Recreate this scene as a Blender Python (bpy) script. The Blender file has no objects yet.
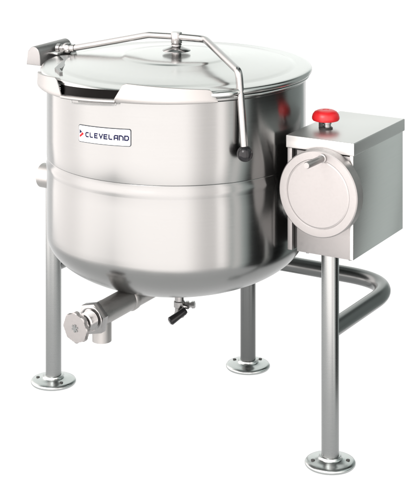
import bpy, bmesh, math
from math import sin, cos, pi, radians, sqrt, atan2
from mathutils import Vector, Matrix, Quaternion

scene = bpy.context.scene
COL = scene.collection

# ------------------------------------------------------------------ helpers
def link(name, me, mat=None, parent=None, smooth=40):
    o = bpy.data.objects.new(name, me)
    COL.objects.link(o)
    if mat:
        me.materials.append(mat)
    if parent is not None:
        o.parent = parent
    if smooth:
        for p in me.polygons:
            p.use_smooth = True
        me.set_sharp_from_angle(angle=radians(smooth))
    return o

def from_bm(name, bm, mat, parent=None, smooth=40):
    bmesh.ops.recalc_face_normals(bm, faces=bm.faces[:])
    me = bpy.data.meshes.new(name)
    bm.to_mesh(me)
    bm.free()
    return link(name, me, mat, parent, smooth)

def frame_for(d):
    d = Vector(d).normalized()
    return d.to_track_quat('Z', 'Y').to_matrix()

def lathe(bm, prof, segs=96, org=(0, 0, 0), axis=(0, 0, 1)):
    """prof: list of (r, h); closes at r==0"""
    M = frame_for(axis) if tuple(axis) != (0, 0, 1) else Matrix.Identity(3)
    org = Vector(org)
    rings = []
    for r, h in prof:
        if r < 1e-7:
            rings.append([bm.verts.new(org + M @ Vector((0, 0, h)))])
        else:
            rings.append([bm.verts.new(org + M @ Vector((r * cos(2 * pi * k / segs), r * sin(2 * pi * k / segs), h))) for k in range(segs)])
    for a, b in zip(rings[:-1], rings[1:]):
        for k in range(segs):
            k2 = (k + 1) % segs
            if len(a) == 1 and len(b) == 1:
                continue
            if len(a) == 1:
                bm.faces.new((a[0], b[k], b[k2]))
            elif len(b) == 1:
                bm.faces.new((a[k], a[k2], b[0]))
            else:
                bm.faces.new((a[k], a[k2], b[k2], b[k]))

def smooth_path(pts, rad, n=8):
    """round the corners of a polyline"""
    pts = [Vector(p) for p in pts]
    out = [pts[0]]
    for i in range(1, len(pts) - 1):
        p, a, b = pts[i], pts[i - 1], pts[i + 1]
        r = rad[i - 1] if isinstance(rad, (list, tuple)) else rad
        da, db = (a - p), (b - p)
        ang = da.angle(db)
        if ang > pi - 0.02 or r <= 0:
            out.append(p)
            continue
        t = min(r / math.tan(ang / 2), da.length * .49, db.length * .49)
        p0, p1 = p + da.normalized() * t, p + db.normalized() * t
        for k in range(n + 1):
            s = k / n
            out.append(p0 * (1 - s) ** 2 + p * 2 * s * (1 - s) + p1 * s * s)
    out.append(pts[-1])
    return out

def tube(bm, path, r, segs=24, cap=True, radii=None):
    path = [Vector(p) for p in path]
    t0 = (path[1] - path[0]).normalized()
    up = Vector((0, 0, 1)) if abs(t0.z) < .9 else Vector((1, 0, 0))
    n = t0.cross(up).normalized()
    rings = []
    prev = t0
    for i, p in enumerate(path):
        if i == 0:
            t = t0
        elif i == len(path) - 1:
            t = (path[i] - path[i - 1]).normalized()
        else:
            t = ((path[i + 1] - p).normalized() + (p - path[i - 1]).normalized()).normalized()
        n = prev.rotation_difference(t) @ n
        n = (n - t * n.dot(t)).normalized()
        prev = t
        b = t.cross(n)
        rr = radii[i] if radii else r
        rings.append([bm.verts.new(p + (n * cos(2 * pi * k / segs) + b * sin(2 * pi * k / segs)) * rr) for k in range(segs)])
    for a, b in zip(rings[:-1], rings[1:]):
        for k in range(segs):
            k2 = (k + 1) % segs
            bm.faces.new((a[k], a[k2], b[k2], b[k]))
    if cap:
        bm.faces.new(rings[0][::-1])
        bm.faces.new(rings[-1])

def box(bm, x0, x1, y0, y1, z0, z1, bev=0.0, seg=2):
    r = bmesh.ops.create_cube(bm, size=1)
    vs = r['verts']
    for v in vs:
        v.co = Vector((x0 + (v.co.x + .5) * (x1 - x0), y0 + (v.co.y + .5) * (y1 - y0), z0 + (v.co.z + .5) * (z1 - z0)))
    if bev:
        es = list({e for v in vs for e in v.link_edges})
        bmesh.ops.bevel(bm, geom=es, offset=bev, segments=seg, affect='EDGES', profile=.5)

def prism(bm, poly, org, axis, depth, bev=0.0, xdir=None):
    """extrude 2D poly (x,y) along axis"""
    ax = Vector(axis).normalized()
    if xdir is None:
        M = frame_for(ax)
    else:
        x = Vector(xdir).normalized(); y = ax.cross(x)
        M = Matrix((x, y, ax)).transposed()
    org = Vector(org)
    a = [bm.verts.new(org + M @ Vector((p[0], p[1], 0))) for p in poly]
    b = [bm.verts.new(org + M @ Vector((p[0], p[1], depth))) for p in poly]
    n = len(poly)
    fs = [bm.faces.new(a[::-1]), bm.faces.new(b)]
    for k in range(n):
        fs.append(bm.faces.new((a[k], a[(k + 1) % n], b[(k + 1) % n], b[k])))
    if bev:
        es = list({e for f in fs[:2] for e in f.edges})
        bmesh.ops.bevel(bm, geom=es, offset=bev, segments=2, affect='EDGES', profile=.5)

# ------------------------------------------------------------------ materials
def new_mat(name):
    m = bpy.data.materials.new(name)
    m.use_nodes = True
    nt = m.node_tree
    return m, nt, nt.nodes['Principled BSDF']

def steel(name, base=.45, rough=.28, aniso=0.0, grain=(3, 3, 260), rvar=.1, bump=.03, tint=(1.0, .985, .975), blotch=.06, tangent=True):
    m, nt, p = new_mat(name)
    N, L = nt.nodes, nt.links
    p.inputs['Metallic'].default_value = 1
    tc = N.new('ShaderNodeTexCoord')
    mp = N.new('ShaderNodeMapping'); mp.inputs['Scale'].default_value = grain
    L.new(tc.outputs['Object'], mp.inputs[0])
    nz = N.new('ShaderNodeTexNoise'); nz.inputs['Scale'].default_value = 3; nz.inputs['Detail'].default_value = 5
    nz.inputs['Roughness'].default_value = .7
    L.new(mp.outputs[0], nz.inputs['Vector'])
    nb = N.new('ShaderNodeTexNoise'); nb.inputs['Scale'].default_value = 9; nb.inputs['Detail'].default_value = 3
    L.new(tc.outputs['Object'], nb.inputs['Vector'])
    mr = N.new('ShaderNodeMapRange'); mr.inputs['From Min'].default_value = .3; mr.inputs['From Max'].default_value = .7
    mr.inputs['To Min'].default_value = rough * (1 - rvar * 2); mr.inputs['To Max'].default_value = rough * (1 + rvar * 2)
    mx = N.new('ShaderNodeMath'); mx.operation = 'MULTIPLY_ADD'; mx.inputs[1].default_value = .6
    mb = N.new('ShaderNodeMath'); mb.operation = 'MULTIPLY'; mb.inputs[1].default_value = .4
    L.new(nb.outputs[0], mb.inputs[0]); L.new(nz.outputs[0], mx.inputs[0]); L.new(mb.outputs[0], mx.inputs[2])
    L.new(mx.outputs[0], mr.inputs['Value']); L.new(mr.outputs[0], p.inputs['Roughness'])
    cr = N.new('ShaderNodeMapRange'); cr.inputs['From Min'].default_value = .3; cr.inputs['From Max'].default_value = .7
    cr.inputs['To Min'].default_value = base * (1 - blotch); cr.inputs['To Max'].default_value = base * (1 + blotch)
    L.new(mx.outputs[0], cr.inputs['Value'])
    cb = N.new('ShaderNodeVectorMath'); cb.operation = 'SCALE'; cb.inputs[0].default_value = tint
    L.new(cr.outputs[0], cb.inputs['Scale']); L.new(cb.outputs[0], p.inputs['Base Color'])
    if bump:
        b = N.new('ShaderNodeBump'); b.inputs['Strength'].default_value = bump; b.inputs['Distance'].default_value = .001
        L.new(nz.outputs[0], b.inputs['Height']); L.new(b.outputs[0], p.inputs['Normal'])
    if aniso:
        p.inputs['Anisotropic'].default_value = aniso
        p.inputs['Anisotropic Rotation'].default_value = .25
        if tangent:
            tg = N.new('ShaderNodeTangent'); tg.direction_type = 'RADIAL'; tg.axis = 'Z'
            L.new(tg.outputs[0], p.inputs['Tangent'])
    return m

def plain(name, col, rough=.4, metal=0, spec=.5, var=.05, coat=0):
    m, nt, p = new_mat(name)
    N, L = nt.nodes, nt.links
    p.inputs['Metallic'].default_value = metal
    p.inputs['Specular IOR Level'].default_value = spec
    p.inputs['Coat Weight'].default_value = coat
    nz = N.new('ShaderNodeTexNoise'); nz.inputs['Scale'].default_value = 60
    tc = N.new('ShaderNodeTexCoord'); L.new(tc.outputs['Object'], nz.inputs['Vector'])
    mr = N.new('ShaderNodeMapRange'); mr.inputs['To Min'].default_value = 1 - var; mr.inputs['To Max'].default_value = 1 + var
    L.new(nz.outputs[0], mr.inputs['Value'])
    s = N.new('ShaderNodeVectorMath'); s.operation = 'SCALE'; s.inputs[0].default_value = col
    L.new(mr.outputs[0], s.inputs['Scale']); L.new(s.outputs[0], p.inputs['Base Color'])
    r2 = N.new('ShaderNodeMapRange'); r2.inputs['To Min'].default_value = rough * .85; r2.inputs['To Max'].default_value = rough * 1.15
    L.new(nz.outputs[0], r2.inputs['Value']); L.new(r2.outputs[0], p.inputs['Roughness'])
    return m

M_BODY = steel('brushed_steel_body', .235, .22, .78, (2, 2, 160), rvar=.08, bump=0, tint=(.985, 1, .985), blotch=.03)
M_LID = steel('satin_steel_lid', .46, .2, 0, (20, 20, 20), rvar=.05, bump=0, tint=(1, 1, .98), blotch=.03)
M_RIM = steel('polished_steel', .45, .2, 0, (30, 30, 30), bump=0, tint=(.99, 1, .98))
M_LIP = steel('matte_steel_lip', .325, .42, 0, (60, 60, 60), bump=0, tint=(1, .98, .955), blotch=.03)
M_TUBE = steel('brushed_tube_steel', .28, .27, .3, (14, 14, 220), rvar=.03, bump=0, tint=(.97, 1, .99), blotch=.03)
M_HINGE = steel('matte_hinge_steel', .235, .45, 0, (50, 50, 50), bump=0, blotch=.03)
M_TUBE_DARK = steel('darkened_tube_steel', .14, .25, .3, (14, 14, 220), rvar=.03, bump=0, tint=(.97, 1, .99), blotch=.03)  # tube steel darkened: dark reflections on back leg and frame put into the colour
M_BOX = steel('brushed_box_steel', .74, .32, 0, (200, 4, 200), rvar=.04, bump=0, tint=(1, .99, .97), blotch=.05)
M_BOXTOP = steel('brushed_cover_steel', .54, .38, 0, (4, 160, 160), rvar=.04, bump=0, tint=(1, .99, .975), blotch=.04)
M_FACE = steel('satin_wheel_steel', .30, .5, 0, (50, 50, 50), bump=.01, tint=(1, .965, .95), blotch=.03)
M_CHROME = steel('chrome_fitting', .30, .2, 0, (30, 30, 30), bump=.0)
M_BLACK = plain('black_plastic', (.008, .008, .009), .18, spec=.25)
M_DARK = plain('black_and_shade', (.02, .019, .018), .5)  # black switch parts; also stands for shade on box side and in holes
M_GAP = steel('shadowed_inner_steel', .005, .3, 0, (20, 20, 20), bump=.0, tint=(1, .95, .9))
M_RED = plain('red_plastic', (.36, .004, .007), .35, spec=.4)
M_WHITE = plain('white_label_film', (.62, .62, .63), .4)
M_NAVY = plain('navy_ink', (.004, .006, .028), .7, spec=.1)
M_INKRED = plain('red_ink', (.45, .006, .008), .7, spec=.1)
M_EDGE = plain('grey_ink', (.02, .025, .03), .6, spec=.2)

# white floor sheet; added glow keeps it white and shadowless
m, nt, p = new_mat('white_glow_sheet')
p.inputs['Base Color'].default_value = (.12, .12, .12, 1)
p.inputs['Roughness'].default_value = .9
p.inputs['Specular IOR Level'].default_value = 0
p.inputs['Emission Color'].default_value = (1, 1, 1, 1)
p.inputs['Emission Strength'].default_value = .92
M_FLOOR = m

# ------------------------------------------------------------------ setting
bm = bmesh.new()
poly = [(-1.5, 3.0), (.75, 3.0), (.75, 4.3), (.95, 5.2), (2.0, 8), (9, 16), (30, 60), (-30, 60), (-9, 14), (-1.7, 5.5)]  # outline cut short in front and right to shape the kettle's reflections
bm.faces.new([bm.verts.new((x, y, 0)) for x, y in poly])
fl = from_bm('floor', bm, M_FLOOR, smooth=None)
fl['kind'] = 'structure'

# ------------------------------------------------------------------ kettle root
K = (-.0818, 4.154)
ROOT = bpy.data.objects.new('tilting_kettle', None)
COL.objects.link(ROOT)
ROOT.location = (K[0], K[1], 0)
ROOT.rotation_euler = (0, 0, radians(-30))
ROOT.empty_display_size = .2
ROOT['label'] = 'stainless steel tilting steam kettle on three tubular legs with red knob on its control box'
ROOT['category'] = 'steam kettle'

def part(name, bm, mat, parent=None, smooth=40):
    return from_bm(name, bm, mat, ROOT if parent is None else parent, smooth)

def polar(phi, r, z):      # phi in degrees from local front (-Y) towards +X
    a = radians(phi)
    return Vector((r * sin(a), -r * cos(a), z))

# --- body
R = .3355
bm = bmesh.new()
lathe(bm, [(R - .003, .7030), (R - .0004, .7034), (R, .7046), (R, .76), (R, .82), (R, .88), (R, .900), (R + .004, .904), (R + .004, .907), (R - .004, .909), (R - .01, .905)], 192)
body = part('kettle_body', bm, M_BODY)
bm = bmesh.new()
prof = []
z0, hh, RJ = .505, .141, .3352
n = 28
for i in range(n + 1):
    t = pi / 2 * i / n
    prof.append((RJ * sin(t) ** .99 if i else 0, z0 - hh * cos(t) ** 1.0))
for z in (.52, .56, .60, .64, .668):
    prof.append((RJ, z))
prof += [(RJ + .0004, .671), (RJ + .0010, .676), (RJ + .0014, .680), (RJ + .0012, .6835), (RJ + .0005, .6865), (RJ - .0002, .6895), (RJ - .0008, .693), (RJ - .0006, .698), (RJ - .0002, .7018), (RJ - .0010, .7028), (RJ - .003, .7030)]
lathe(bm, prof, 192)
jacket = part('steam_jacket', bm, M_BODY)
# rim ring
bm = bmesh.new()
lathe(bm, [(.325, .906), (.339, .9065), (.3445, .908), (.3460, .9105), (.3445, .9130), (.325, .9135)], 192)
part('rim', bm, M_RIM)

# --- lid
bm = bmesh.new()
lathe(bm, [(.320, .916), (.3460, .9155), (.3485, .9160), (.3505, .9180), (.3518, .9210), (.3515, .9240), (.3500, .9268), (.3475, .9290), (.3440, .9305), (.3390, .9315), (.312, .9318), (.306, .9326),
           (.300, .9350), (.292, .9372), (.24, .9425), (.19, .9475), (.146, .9515), (.1405, .9528), (.137, .9548), (.132, .9560), (.10, .9572), (.05, .9585), (.018, .959), (0, .959)], 192)
lid = part('lid', bm, M_LID)
# lid hub: saucer, stem, collar
bm = bmesh.new()
lathe(bm, [(.0125, .959), (.0125, .969), (.020, .9685), (.036, .9655), (.0372, .9662), (.036, .968), (.022, .9735), (.012, .978), (.0115, .980), (.014, .9805), (.014, .983), (.0105, .984), (.0105, .990), (.0, .990)], 48)
part('lid_stem', bm, M_CHROME, lid)

# --- operating bar over the lid
HUBZ = 1.002
bar = bmesh.new()
c = Vector((0, 0, HUBZ))
def dirv(phi): return polar(phi, 1, 0)
pL = [polar(-86, .312, .947), polar(-86, .245, .962), polar(-86, .083, HUBZ - .002), c]
tube(bar, smooth_path(pL, .07), .0083, 20)
pR = [c, polar(95, .082, HUBZ - .001), polar(57.5, .338, .970), polar(58.2, .359, .780)]
tube(bar, smooth_path(pR, [.04, .02]), .0092, 20)
handle = part('handle_bar', bar, M_CHROME)
bm = bmesh.new()
lathe(bm, [(0, .985), (.0135, .985), (.0145, .9865), (.0145, 1.0115), (.0125, 1.014), (0, 1.014)], 40)
part('hub_collar', bm, M_CHROME, handle)
bm = bmesh.new()
gb = polar(58.2, .360, .776)
pr = [(.0195 * sin(pi * i / 20), -.0195 * cos(pi * i / 20)) for i in range(21)]
pr[0] = (0, -.0195); pr[-1] = (0, .0195)
lathe(bm, pr, 36, gb)
part('ball_grip', bm, M_BLACK, handle)
bm = bmesh.new()
j0, j1 = polar(-86, .360, .943), polar(-86, .306, .9475)
ax = (j1 - j0)
lathe(bm, [(0, 0), (.0125, 0), (.0125, .010), (.0095, .011), (.0095, .022), (.0135, .023), (.0145, .026), (.0145, .038), (.013, .041), (.0105, .043), (.0105, .054), (0, .054)], 28, j0, ax)
part('joint_sleeve', bm, M_CHROME, handle)

# --- hinge housing: arch section lying along local Y
bm = bmesh.new()
w, h = .0195, .050
arch = [(-w * 1.25, 0), (-w, h - .020)]
for i in range(1, 12):
    t = pi - pi * i / 12
    arch.append((w * .97 * cos(t), h - .020 + .020 * sin(t)))
arch += [(w, h - .020), (w * 1.25, 0)]
ang = radians(4)
prism(bm, arch, (-.384, -.100, .907), (0, 1, 0), .150, .003, xdir=(1, 0, 0))
# xdir x axis=(1,0,0), y = axis cross x = (0,0,-1): flip upright
for v in bm.verts:
    v.co.z = .907 - (v.co.z - .907)
hous = part('hinge_housing', bm, M_HINGE)
bm = bmesh.new()
box(bm, -.372, -.335, -.06, .03, .9325, .938, .002)
box(bm, -.374, -.366, -.075, .04, .908, .938, .002)
part('hinge_strap', bm, M_RIM)

def ribbon3(name, pts, widths, z, th, mat, parent=None):
    bm = bmesh.new()
    P = smooth_path([(u, v, z) for u, v in pts], .02, 5)
    rows = []
    for i, q in enumerate(P):
        d = (P[min(i + 1, len(P) - 1)] - P[max(i - 1, 0)]).normalized()
        n_ = Vector((-d.y, d.x, 0)) * (widths[0] + (widths[1] - widths[0]) * i / (len(P) - 1)) / 2
        rows.append([bm.verts.new(q + n_), bm.verts.new(q + n_ + Vector((0, 0, th))), bm.verts.new(q - n_ + Vector((0, 0, th))), bm.verts.new(q - n_)])
    for a, b in zip(rows[:-1], rows[1:]):
        for k in range(4):
            bm.faces.new((a[k], a[(k + 1) % 4], b[(k + 1) % 4], b[k]))
    bm.faces.new(rows[0]); bm.faces.new(rows[-1][::-1])
    return part(name, bm, mat, parent, smooth=30)
ribbon3('dark_lid_strip', [(-.30, -.075), (-.262, -.112), (-.236, -.175), (-.212, -.232), (-.176, -.268)], (.030, .008), .9315, .006, M_TUBE_DARK)  # dark tapering strip lying on the lid

# --- pouring lip guards (two) curved plates
def guard(name, stations):
    """stations: (phi, rb, zb, rt, zt)"""
    bm = bmesh.new()
    th = .0025
    rows = []
    for phi, rb, zb, rt, zt, dph in stations:
        # slight outward belly + rounded top edge
        o = []
        o.append(polar(phi, rb - .010, zb + .001))
        o.append(polar(phi, rb - .002, zb - .002))
        o.append(polar(phi, rb, zb))
        for s in (.25, .5, .75):
            o.append(polar(phi + dph * s, rb + (rt - rb) * s, zb + (zt - zb) * s))
        o.append(polar(phi + dph, rt, zt))
        o.append(polar(phi + dph, rt - .003, zt + .0012))
        o.append(polar(phi + dph, rt - .014, zt - .002))
        rows.append([bm.verts.new(q) for q in o])
    for a, b in zip(rows[:-1], rows[1:]):
        for k in range(len(a) - 1):
            bm.faces.new((a[k], a[k + 1], b[k + 1], b[k]))
    bmesh.ops.recalc_face_normals(bm, faces=bm.faces[:])
    r = bmesh.ops.solidify(bm, geom=bm.faces[:], thickness=th)
    return part(name, bm, M_LIP, smooth=50)

def lerp(a, b, t): return a + (b - a) * t
NS = 24
st = []
for i in range(NS + 1):
    t = i / NS
    e = 1 - (1 - min(1, (1 - t) / .10)) ** 2 if t > .90 else 1      # rounded far end
    z_b = lerp(.903, .9055, t); z_t = lerp(.950, .9335, t)
    # rounded corner at the tip
    c0 = min(1, t / .05); z_t2 = z_b + (z_t - z_b) * (0.90 + .10 * sqrt(1 - (1 - c0) ** 2)) * max(.12, e)
    st.append((lerp(6.0, 47, t), .360, z_b, lerp(.366, .358, t), z_t2, lerp(4.5, 0, min(1, t * 1.0))))
guard('lip_guard', st)
st = []
for i in range(NS + 1):
    t = i / NS
    e = 1 - (1 - min(1, (1 - t) / .10)) ** 2 if t > .90 else 1
    z_b = lerp(.892, .890, t); z_t = lerp(.938, .9165, t)
    c0 = min(1, t / .05); z_t2 = z_b + (z_t - z_b) * (0.90 + .10 * sqrt(1 - (1 - c0) ** 2)) * max(.12, e)
    st.append((lerp(-20.5, -57, t), .360, z_b, lerp(.364, .358, t), z_t2, lerp(-2.5, 0, t)))
guard('lip_guard', st)

def curved_strip(name, phi0, phi1, prof, mat, parent=None, zslope=0, n=24, cap=True):
    """closed profile [(r,z)] swept over angle"""
    bm = bmesh.new()
    rows = []
    for i in range(n + 1):
        t = i / n
        rows.append([bm.verts.new(polar(lerp(phi0, phi1, t), r, z + zslope * t)) for r, z in prof])
    m_ = len(prof)
    for a, b in zip(rows[:-1], rows[1:]):
        for k in range(m_):
            k2 = (k + 1) % m_
            bm.faces.new((a[k], a[k2], b[k2], b[k]))
    if cap:
        bm.faces.new(rows[0]); bm.faces.new(rows[-1][::-1])
    return part(name, bm, mat, parent)

# near-black strip for the shade inside the pour opening and pale ledge of the lip
curved_strip('pour_opening_shade', -23, 10.5, [(.346, .893), (.3555, .8935), (.3535, .900), (.3522, .9085), (.3522, .9205), (.350, .9205), (.346, .9165)], M_GAP, zslope=.010)
curved_strip('pouring_lip', -21, 7.0, [(.346, .8875), (.360, .8895), (.3630, .8925), (.3615, .8955), (.3570, .8985), (.346, .8990)], M_LIP, zslope=.0105)
# thin wire bracket below the lip
bm = bmesh.new()
pts = [polar(-16.5, .331, .8925)]
pts += [polar(-16.5, .3475, .891)]
for i in range(13):
    pts.append(polar(lerp(-16.5, 6.3, i / 12), .3475, lerp(.8805, .892, i / 12)))
pts += [polar(6.3, .3475, .9005), polar(6.3, .331, .9005)]
tube(bm, pts, .0015, 10)
part('wire_bracket', bm, M_TUBE)
# small rounded clip at the end of the right guard
bm = bmesh.new()
pts = [polar(lerp(44.5, 55.5, i / 8), .3545, .922) for i in range(9)]
tube(bm, pts, .007, 18, radii=[.0055, .007, .0078, .008, .008, .008, .0075, .006, .003])
part('rim_clip', bm, M_RIM)

# --- name plate, bent round the body
RP = R + .0008
def on_plate(s, z, off=0):       # s = arc length from front centre in metres
    a = s / R
    return Vector(((RP + off) * sin(a), -(RP + off) * cos(a), z))
PS0, PS1 = radians(-14.2) * R, radians(12.3) * R
ZC0, ZC1 = .8085, .8143       # slight slant as mounted
def plate_z(s, dz): return lerp(ZC0, ZC1, (s - PS0) / (PS1 - PS0)) + dz
def rrect(hw, hh_, r, n=6):
    o = []
    for cx, cy, a0 in ((hw - r, hh_ - r, 0), (-hw + r, hh_ - r, 90), (-hw + r, -hh_ + r, 180), (hw - r, -hh_ + r, 270)):
        for k in range(n + 1):
            t = radians(a0 + 90 * k / n)
            o.append((cx + r * cos(t), cy + r * sin(t)))
    return o
SM = (PS0 + PS1) / 2
HW = (PS1 - PS0) / 2
def flat_poly(name, polys, off, mat, parent, z_off=0):
    """2D polys (x from plate centre, y) -> finely cut faces bent onto the cylinder, with thickness"""
    bm = bmesh.new()
    for poly in polys:
        vs = [bm.verts.new((x, y, 0)) for x, y in poly]
        bm.faces.new(vs)
    # slice in x so the bend is smooth
    x = -HW
    while x < HW:
        bmesh.ops.bisect_plane(bm, geom=bm.verts[:] + bm.edges[:] + bm.faces[:], plane_co=(x, 0, 0), plane_no=(1, 0, 0))
        x += .004
    for v in bm.verts:
        s = SM + v.co.x
        v.co = on_plate(s, plate_z(s, v.co.y), off)
    bmesh.ops.recalc_face_normals(bm, faces=bm.faces[:])
    return part(name, bm, mat, parent, smooth=30)
plate = flat_poly('name_plate', [rrect(HW, .0212, .005)], 0, M_EDGE, None)
flat_poly('label_face', [rrect(HW - .0019, .0193, .004)], .0006, M_WHITE, plate)
# letters as ribbons
T = .0034
def ribbon(pts, th=T, closed=False):
    """polyline -> list of quads with mitred joints"""
    P = [Vector(p) for p in pts]
    n = len(P)
    L_, R_ = [], []
    for i in range(n):
        if closed:
            d0 = (P[i] - P[i - 1]).normalized(); d1 = (P[(i + 1) % n] - P[i]).normalized()
        else:
            d0 = (P[i] - P[i - 1]).normalized() if i else (P[1] - P[0]).normalized()
            d1 = (P[i + 1] - P[i]).normalized() if i < n - 1 else d0
        n0 = Vector((-d0.y, d0.x)); n1 = Vector((-d1.y, d1.x))
        m_ = (n0 + n1).normalized()
        k = th / 2 / max(.35, m_.dot(n0))
        L_.append(P[i] + m_ * k); R_.append(P[i] - m_ * k)
    q = []
    for i in range(n if closed else n - 1):
        j = (i + 1) % n
        q.append([tuple(R_[i]), tuple(R_[j]), tuple(L_[j]), tuple(L_[i])])
    return q
LW, LH, c_ = .0097, .0098, .0024
w_, h_ = LW, LH
G = {
 'C': [[(w_, 0), (c_, 0), (0, c_), (0, h_ - c_), (c_, h_), (w_, h_)]],
 'L': [[(0, h_ + T / 2), (0, c_ * .6), (c_ * .6, 0), (w_ * .95, 0)]],
 'E': [[(w_, 0), (0, 0), (0, h_), (w_, h_)], [(T / 2, h_ / 2), (w_ * .9, h_ / 2)]],
 'V': [[(-.0006, h_ + T / 2), (w_ * .5, .0004), (w_ + .0006, h_ + T / 2)]],
 'A': [[(0, -T / 2), (0, h_ - c_), (c_, h_), (w_, h_), (w_, -T / 2)], [(T / 2, h_ * .38), (w_ - T / 2, h_ * .38)]],
 'N': [[(0, -T / 2), (0, h_), (w_ * .55, h_), (w_, h_ * .7), (w_, -T / 2)]],
 'D': [[(0, 0), (0, h_), (w_ - c_, h_), (w_, h_ - c_), (w_, c_), (w_ - c_, 0)]],
}
quads = []
x0 = -.0515
adv = (HW - .0065 - LW - x0) / 8
for i, ch in enumerate('CLEVELAND'):
    for st_ in G[ch]:
        for q in ribbon(st_, closed=(ch == 'D')):
            quads.append([(x0 + i * adv + a_, b_ - LH / 2 - .0008) for a_, b_ in q])
flat_poly('lettering', quads, .0012, M_NAVY, plate)
# triangular emblem: navy upper, red lower right, notch in the middle
ex, ey, k_ = -.0728, .0, 1.18
def em(p): return [(ex + x * k_, ey + y * k_) for x, y in p]
flat_poly('emblem', [em([(0, -.0010), (0, .0088), (.0072, .0036), (.0036, .0014)])], .0012, M_NAVY, plate)
flat_poly('emblem', [em([(.0080, .0030), (.0128, -.0004), (.0003, -.0088), (0, -.0034), (.0052, -.0008), (.0046, .0010)])], .0012, M_INKRED, plate)

# --- trunnions
bm = bmesh.new()
lathe(bm, [(0, 0), (.029, 0), (.033, .003), (.033, .05), (.033, .075), (.04, .08), (.04, .15), (0, .15)], 48, (-.450, .03, .578), (1, -.02, 0))
part('trunnion_hub', bm, M_LIP)
bm = bmesh.new()
lathe(bm, [(0, 0), (.045, 0), (.045, .05), (0, .05)], 48, (.31, 0.0, .62), (1, 0, 0))
part('trunnion_hub', bm, M_TUBE)

# --- legs
LEG_R = .0216
def leg(u, v, top, holes, M_TUBE=M_TUBE):
    bm = bmesh.new()
    lathe(bm, [(0, .010), (LEG_R, .010), (LEG_R, top - .003), (LEG_R - .003, top), (0, top)], 48)
    o = part('leg', bm, M_TUBE)
    o.location = (u, v, 0)
    bm = bmesh.new()
    lathe(bm, [(0, .0), (.0600, .0), (.0622, .003), (.0622, .0062), (.0600, .0092), (.054, .0112), (.046, .0128), (.031, .0150), (.0275, .0175), (.0262, .0225), (.0245, .0235), (LEG_R + .0002, .0235), (LEG_R, .0200), (0, .0200)], 72)
    f = from_bm('foot_flange', bm, M_RIMF, o)
    for hdeg in holes:
        a = radians(hdeg + 30)       # world angle -> local
        bm = bmesh.new()
        lathe(bm, [(0, .0118), (.0048, .0118), (.0048, .0150), (.0040, .0152), (0, .0150)], 20, (.0435 * cos(a), .0435 * sin(a), 0))
        h = from_bm('bolt_hole_shade_disc', bm, M_DARK, o)  # dark disc on the flange stands for the shade in a hole
    return o
M_RIMF = steel('cast_foot_steel', .42, .24, 0, (50, 50, 50), bump=.01, tint=(.96, 1, .985))
leg(.4526, -.0235, .530, (190, -10))
leg(-.4323, .0586, .602, (175, -55))
leg(-.0209, .4265, .352, (150, 35), M_TUBE_DARK)
# rear frame tube
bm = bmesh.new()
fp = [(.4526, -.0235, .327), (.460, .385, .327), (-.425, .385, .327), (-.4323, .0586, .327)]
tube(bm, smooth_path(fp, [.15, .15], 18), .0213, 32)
part('frame_tube', bm, M_TUBE_DARK)

# --- control box
U0, U1, V0, V1, Z0, Z1 = .3525, .530, -.056, .247, .518, .800
bm = bmesh.new()
t_ = .010
# side walls, back, bottom
box(bm, U1 - .010, U1 - .001, V0, V1, Z0, Z1 - .004, .0012)
boxo = part('control_box', bm, M_BOX)
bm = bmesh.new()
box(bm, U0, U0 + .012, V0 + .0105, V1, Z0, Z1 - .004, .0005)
part('side_panel', bm, M_DARK, boxo)  # kettle-facing side coloured black as shade, so the kettle reflects a dark band
bm = bmesh.new()
box(bm, U0 - .0005, U0 + .012, V0, V0 + .010, Z0, Z1 - .004, .0012)
part('front_flange', bm, M_FACE, boxo)
bm = bmesh.new()
box(bm, U0 + .012, U1 - .010, V1 - .01, V1 - .001, Z0 + .001, Z1 - .004, .001)
part('back_panel', bm, M_BOX, boxo)
bm = bmesh.new()
box(bm, U0 + .0235, U1 - .0105, V0 + .004, V0 + .010, Z0 - .0015, Z1 - .035, .001)
box(bm, U0 + .0235, U1 - .0105, V0 + .010, V1 - .012, Z0 - .001, Z0 + .004, .001)
part('front_panel', bm, M_FACE, boxo)
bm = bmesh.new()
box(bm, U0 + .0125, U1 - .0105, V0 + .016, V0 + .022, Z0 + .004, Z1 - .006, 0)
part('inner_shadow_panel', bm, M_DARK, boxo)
bm = bmesh.new()
box(bm, U0 - .003, U1 + .003, V0 - .004, V1 + .004, Z1 - .031, Z1, .0022, 3)
part('top_cover', bm, M_BOXTOP, boxo)
for (u, v) in ((U0 + .045, V0 + .02), (U1 - .03, V0 + .03), (U1 - .018, V0 + .02)):
    bm = bmesh.new()
    lathe(bm, [(0, -.006), (.004, -.006), (.0045, -.004), (.0045, .002), (0, .002)], 16, (u, v, Z0 - .001))
    part('screw_head', bm, M_CHROME, boxo)

# --- hand wheel
bm = bmesh.new()
wc = Vector((.453, -.059, .676))
RW = .1045
lathe(bm, [(0, 0), (.09, 0), (RW - .002, 0), (RW, .002), (RW, .033), (RW - .0025, .0355), (.0935, .0360), (.0845, .0360), (.0830, .0345), (.0818, .0345), (.0805, .0355), (.079, .0355), (.078, .0355), (.002, .0355), (0, .0355)], 128, wc, (0, -1, 0))
wheel = part('hand_wheel', bm, M_FACE)
bm = bmesh.new()
lathe(bm, [(0, -.02), (.03, -.02), (.03, .01), (0, .01)], 40, wc, (0, -1, 0))
part('wheel_shaft', bm, M_TUBE, wheel)
bm = bmesh.new()
pb = Vector((.4675, -.094, .765))
lathe(bm, [(0, 0), (.0105, 0), (.0105, .006), (.0078, .007), (.0078, .012), (.0082, .014), (.0082, .082), (.0070, .0845), (0, .0845)], 32, pb, (-.03, -1, 0))
part('crank_peg', bm, M_FACE, wheel)

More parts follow.
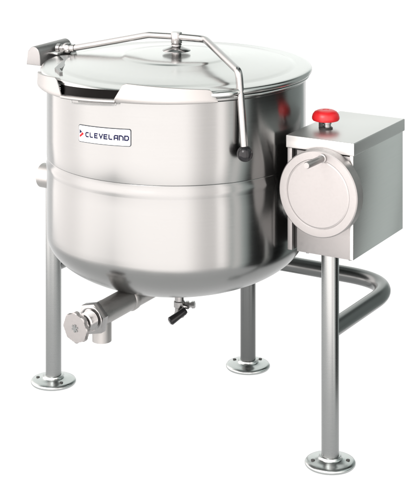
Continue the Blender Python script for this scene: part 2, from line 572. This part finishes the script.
# --- red mushroom knob
kc = (.405, .050)
bm = bmesh.new()
lathe(bm, [(0, .800), (.017, .800), (.018, .802), (.016, .804), (.0, .804)], 32, (kc[0], kc[1], 0))
kn = part('switch_base', bm, M_DARK)
bm = bmesh.new()
box(bm, kc[0] - .015, kc[0] - .004, kc[1] - .010, kc[1] - .006, .803, .823, .0008)
part('switch_bracket', bm, M_DARK, kn)
bm = bmesh.new()
lathe(bm, [(0, .803), (.0095, .803), (.0095, .812), (.011, .813), (.011, .822), (0, .822)], 24, (kc[0] + .004, kc[1], 0))
part('switch_stem', bm, M_CHROME, kn)
bm = bmesh.new()
lathe(bm, [(0, .820), (.028, .820), (.0325, .8215), (.0345, .825), (.0345, .829), (.0325, .836), (.028, .842), (.021, .8455), (.012, .8470), (.0080, .8470), (.0074, .8462), (0, .8462)], 64, (kc[0], kc[1], 0))
cap = part('switch_cap', bm, M_RED, kn)

# --- draw-off valve
D0, D1 = Vector((.004, -.12, .392)), Vector((-.026, -.42, .3700))
dax = (D1 - D0).normalized()
dl = (D1 - D0).length
bm = bmesh.new()
lathe(bm, [(0, 0), (.0285, 0), (.0285, .19), (.0292, .192), (.0292, dl - .068), (0, dl - .068)], 48, D0, dax)
barrel = part('draw_off_tube', bm, M_LIP)
# weld collar where the tube meets the jacket
bm = bmesh.new()
lathe(bm, [(.027, .085), (.031, .088), (.0315, .1), (.0285, .105)], 48, D0, dax)
part('weld_collar', bm, M_LIP, barrel)
# hex nut
def ngon(n, r, a0=0): return [(r * cos(2 * pi * k / n + a0), r * sin(2 * pi * k / n + a0)) for k in range(n)]
bm = bmesh.new()
prism(bm, ngon(6, .0405, radians(15)), D0 + dax * (dl - .076), dax, .020, .002)
lathe(bm, [(.0405 * .85, 0), (.030, .0025), (.0265, .002), (.0255, -.004), (0, -.004)], 40, D0 + dax * (dl - .056), dax)
part('hex_nut', bm, M_NUT if 'M_NUT' in globals() else M_CHROME, barrel)
# threaded stem
bm = bmesh.new()
pr = [(0, 0), (.0225, 0)]
for i in range(7):
    pr += [(.0225, .002 + i * .0034), (.0200, .0037 + i * .0034)]
pr += [(.019, .026), (.012, .028), (.0075, .029), (.0075, .05), (0, .05)]
lathe(bm, pr, 40, D0 + dax * (dl - .058), dax)
part('threaded_stem', bm, M_CHROME, barrel)
# star knob
bm = bmesh.new()
star = []
for k in range(96):
    t = 2 * pi * k / 96
    l = cos(8 * t)
    star.append(((.0345 + .0034 * (abs(l) ** .7) * (1 if l > 0 else -1)) * cos(t), (.0345 + .0034 * (abs(l) ** .7) * (1 if l > 0 else -1)) * sin(t)))
prism(bm, star, D1 - dax * .010, dax, .013, .0025)
knob = part('star_knob', bm, M_FACE, barrel, 12)
bm = bmesh.new()
for a0 in (20, 80, 140):
    a = radians(a0)
    poly = []
    for sx, sy in ((-1, -1), (1, -1), (1, 1), (-1, 1)):
        x, y = sx * .0095, sy * .0022
        poly.append((x * cos(a) - y * sin(a), x * sin(a) + y * cos(a)))
    prism(bm, poly, D1 + dax * (.0031 + a0 * .000003), dax, .0012)
part('knob_screw', bm, M_TUBE, barrel)
# downward spout
bm = bmesh.new()
sp = Vector((-.017, -.322, .378))
lathe(bm, [(.0215, 0), (.0235, 0), (.0235, .066), (.0215, .066), (.0215, 0)], 40, (sp.x, sp.y, .311), (0, 0, 1))
part('drain_spout', bm, M_LIP, barrel)

# --- small ball valve under the bowl
bm = bmesh.new()
lathe(bm, [(0, .276), (.0125, .276), (.0135, .279), (.0135, .287), (.0115, .289), (.0115, .300), (.0145, .302), (.0145, .316), (.012, .318), (.0115, .365), (0, .365)], 32, (.008, .001, 0))
bv = part('bottom_valve', bm, M_CHROME)
bm = bmesh.new()
wd = Vector((cos(radians(30)), sin(radians(30)), 0))      # world +X in local axes
wf = Vector((sin(radians(30)), -cos(radians(30)), 0))     # towards the camera
s0 = Vector((.007, .001, .306))
lathe(bm, [(0, 0), (.008, 0), (.008, .008), (.0105, .0085), (.0105, .016), (.007, .0165), (.007, .024), (.0095, .0245), (.0095, .032), (0, .034)], 6, s0 + wd * .010, wd + wf * .25 + Vector((0, 0, .12)))
part('packing_nut', bm, M_CHROME, bv)
bm = bmesh.new()
l0 = s0 + wd * .018 + wf * .022 + Vector((0, 0, -.006)); l1 = s0 - wd * .021 + wf * .040 + Vector((0, 0, -.028))
lp = [l0, l0 + (l1 - l0) * .12, l0 + (l1 - l0) * .5, l0 + (l1 - l0) * .8, l1, l1 + (l1 - l0) * .07]
tube(bm, lp, .008, 24, radii=[.0075, .0095, .0095, .0105, .0110, .0070])
part('valve_lever', bm, M_BLACK, bv)
bm = bmesh.new()
tube(bm, [s0 + wd * .008 + wf * .004, s0 + wd * .024 + wf * .018], .005, 12)
part('lever_pin', bm, M_CHROME, bv)

# ------------------------------------------------------------------ camera
cam = bpy.data.cameras.new('camera')
co = bpy.data.objects.new('camera', cam)
COL.objects.link(co)
co.location = (0, 0, 1.72)
co.rotation_euler = (radians(90), 0, 0)
cam.sensor_fit = 'HORIZONTAL'
cam.sensor_width = 36
cam.lens = 1600 / 416 * 36
cam.shift_y = -(250 + 240) / 416
cam.clip_end = 300
scene.camera = co

# ------------------------------------------------------------------ world: made-up glows by direction, shaping reflections in the steel
w = bpy.data.worlds.new('World')
scene.world = w
w.use_nodes = True
nt = w.node_tree
N, L = nt.nodes, nt.links
for n_ in list(N): N.remove(n_)
out = N.new('ShaderNodeOutputWorld'); bg = N.new('ShaderNodeBackground')
L.new(bg.outputs[0], out.inputs[0])
tc = N.new('ShaderNodeTexCoord'); sx = N.new('ShaderNodeSeparateXYZ')
L.new(tc.outputs['Generated'], sx.inputs[0])
def math_(op, a, b=None, c=None):
    n = N.new('ShaderNodeMath'); n.operation = op
    for i, v in enumerate((a, b, c)):
        if v is None: continue
        if isinstance(v, (int, float)): n.inputs[i].default_value = v
        else: L.new(v, n.inputs[i])
    return n.outputs[0]
negy = math_('MULTIPLY', sx.outputs['Y'], -1)
az = math_('MULTIPLY', math_('ARCTAN2', sx.outputs['X'], negy), 180 / pi)   # 0 = towards camera, + = right
el = math_('MULTIPLY', math_('ARCSINE', sx.outputs['Z']), 180 / pi)
def ss(v, a, b):
    n = N.new('ShaderNodeMapRange'); n.interpolation_type = 'SMOOTHSTEP'
    L.new(v, n.inputs['Value']); n.inputs['From Min'].default_value = a; n.inputs['From Max'].default_value = b
    return n.outputs[0]
def win(v, a0, a1, b0, b1):      # rises a0..a1, falls b0..b1
    return math_('MULTIPLY', ss(v, a0, a1), math_('SUBTRACT', 1, ss(v, b0, b1)))
def blob(amp, azw, elw):
    return math_('MULTIPLY', math_('MULTIPLY', win(az, *azw), win(el, *elw)), amp)
terms = [
    blob(4.2, (-105, -80, 6, 28), (-66, -44, 55, 75)),      # big front left glow, added to brighten the body
    blob(2.45, (6, 28, 46, 50), (-60, -38, 45, 60)),         # its dimmer right wing
    blob(1.5, (35, 38, 42, 45), (-60, -38, 45, 55)),        # narrow glow added for a bright streak on the body
    blob(1.1, (46, 50, 62, 70), (-60, -38, 45, 55)),
    blob(1.0, (50, 53, 56, 62), (-60, -38, 10, 30)),
    blob(1.55, (-181, -180, -155, -135), (-60, -40, 40, 60)),# left rear
    blob(3.3, (-155, -135, -105, -80), (-60, -40, 40, 60)), # left side
    blob(1.5, (146, 164, 180, 181), (-60, -50, 60, 80)),   # right rear
    blob(.55, (108, 118, 146, 156), (-60, -50, 20, 40)),    # grey glow added to lift the control box side
    blob(.45, (60, 68, 108, 118), (-5, 4, 35, 60)),  # grey fade added above the dark right side, for the upper body
    blob(.7, (40, 56, 108, 118), (14, 30, 60, 75)),       # glow added higher up for the hinge housing side
    math_('MULTIPLY', math_('MULTIPLY', ss(el, 50, 85), .7), math_('SUBTRACT', 1, win(az, 50, 65, 115, 140))),
]
tot = .01
for t in terms: tot = math_('ADD', tot, t)
L.new(tot, bg.inputs['Strength'])
mixc = N.new('ShaderNodeMix'); mixc.data_type = 'RGBA'
mixc.inputs[6].default_value = (.90, 1, .97, 1); mixc.inputs[7].default_value = (1, .94, .92, 1)
L.new(ss(tot, .8, 2.4), mixc.inputs[0]); L.new(mixc.outputs[2], bg.inputs['Color'])

# key lamp (soft box, high front left)
def area(name, loc, target, size, power):
    l = bpy.data.lights.new(name, 'AREA'); l.shape = 'SQUARE'; l.size = size; l.energy = power
    o = bpy.data.objects.new(name, l); COL.objects.link(o)
    o.location = loc
    o.rotation_euler = (Vector(target) - Vector(loc)).to_track_quat('-Z', 'Y').to_euler()
area('softbox', (-1.6, 1.6, 3.2), (-.1, 4.1, .6), 1.4, 90)

# ------------------------------------------------------------------ render settings
scene.view_settings.view_transform = 'Standard'
scene.view_settings.look = 'None'
scene.view_settings.exposure = 0
scene.render.engine = 'CYCLES'
scene.cycles.max_bounces = 8
scene.cycles.use_denoising = True
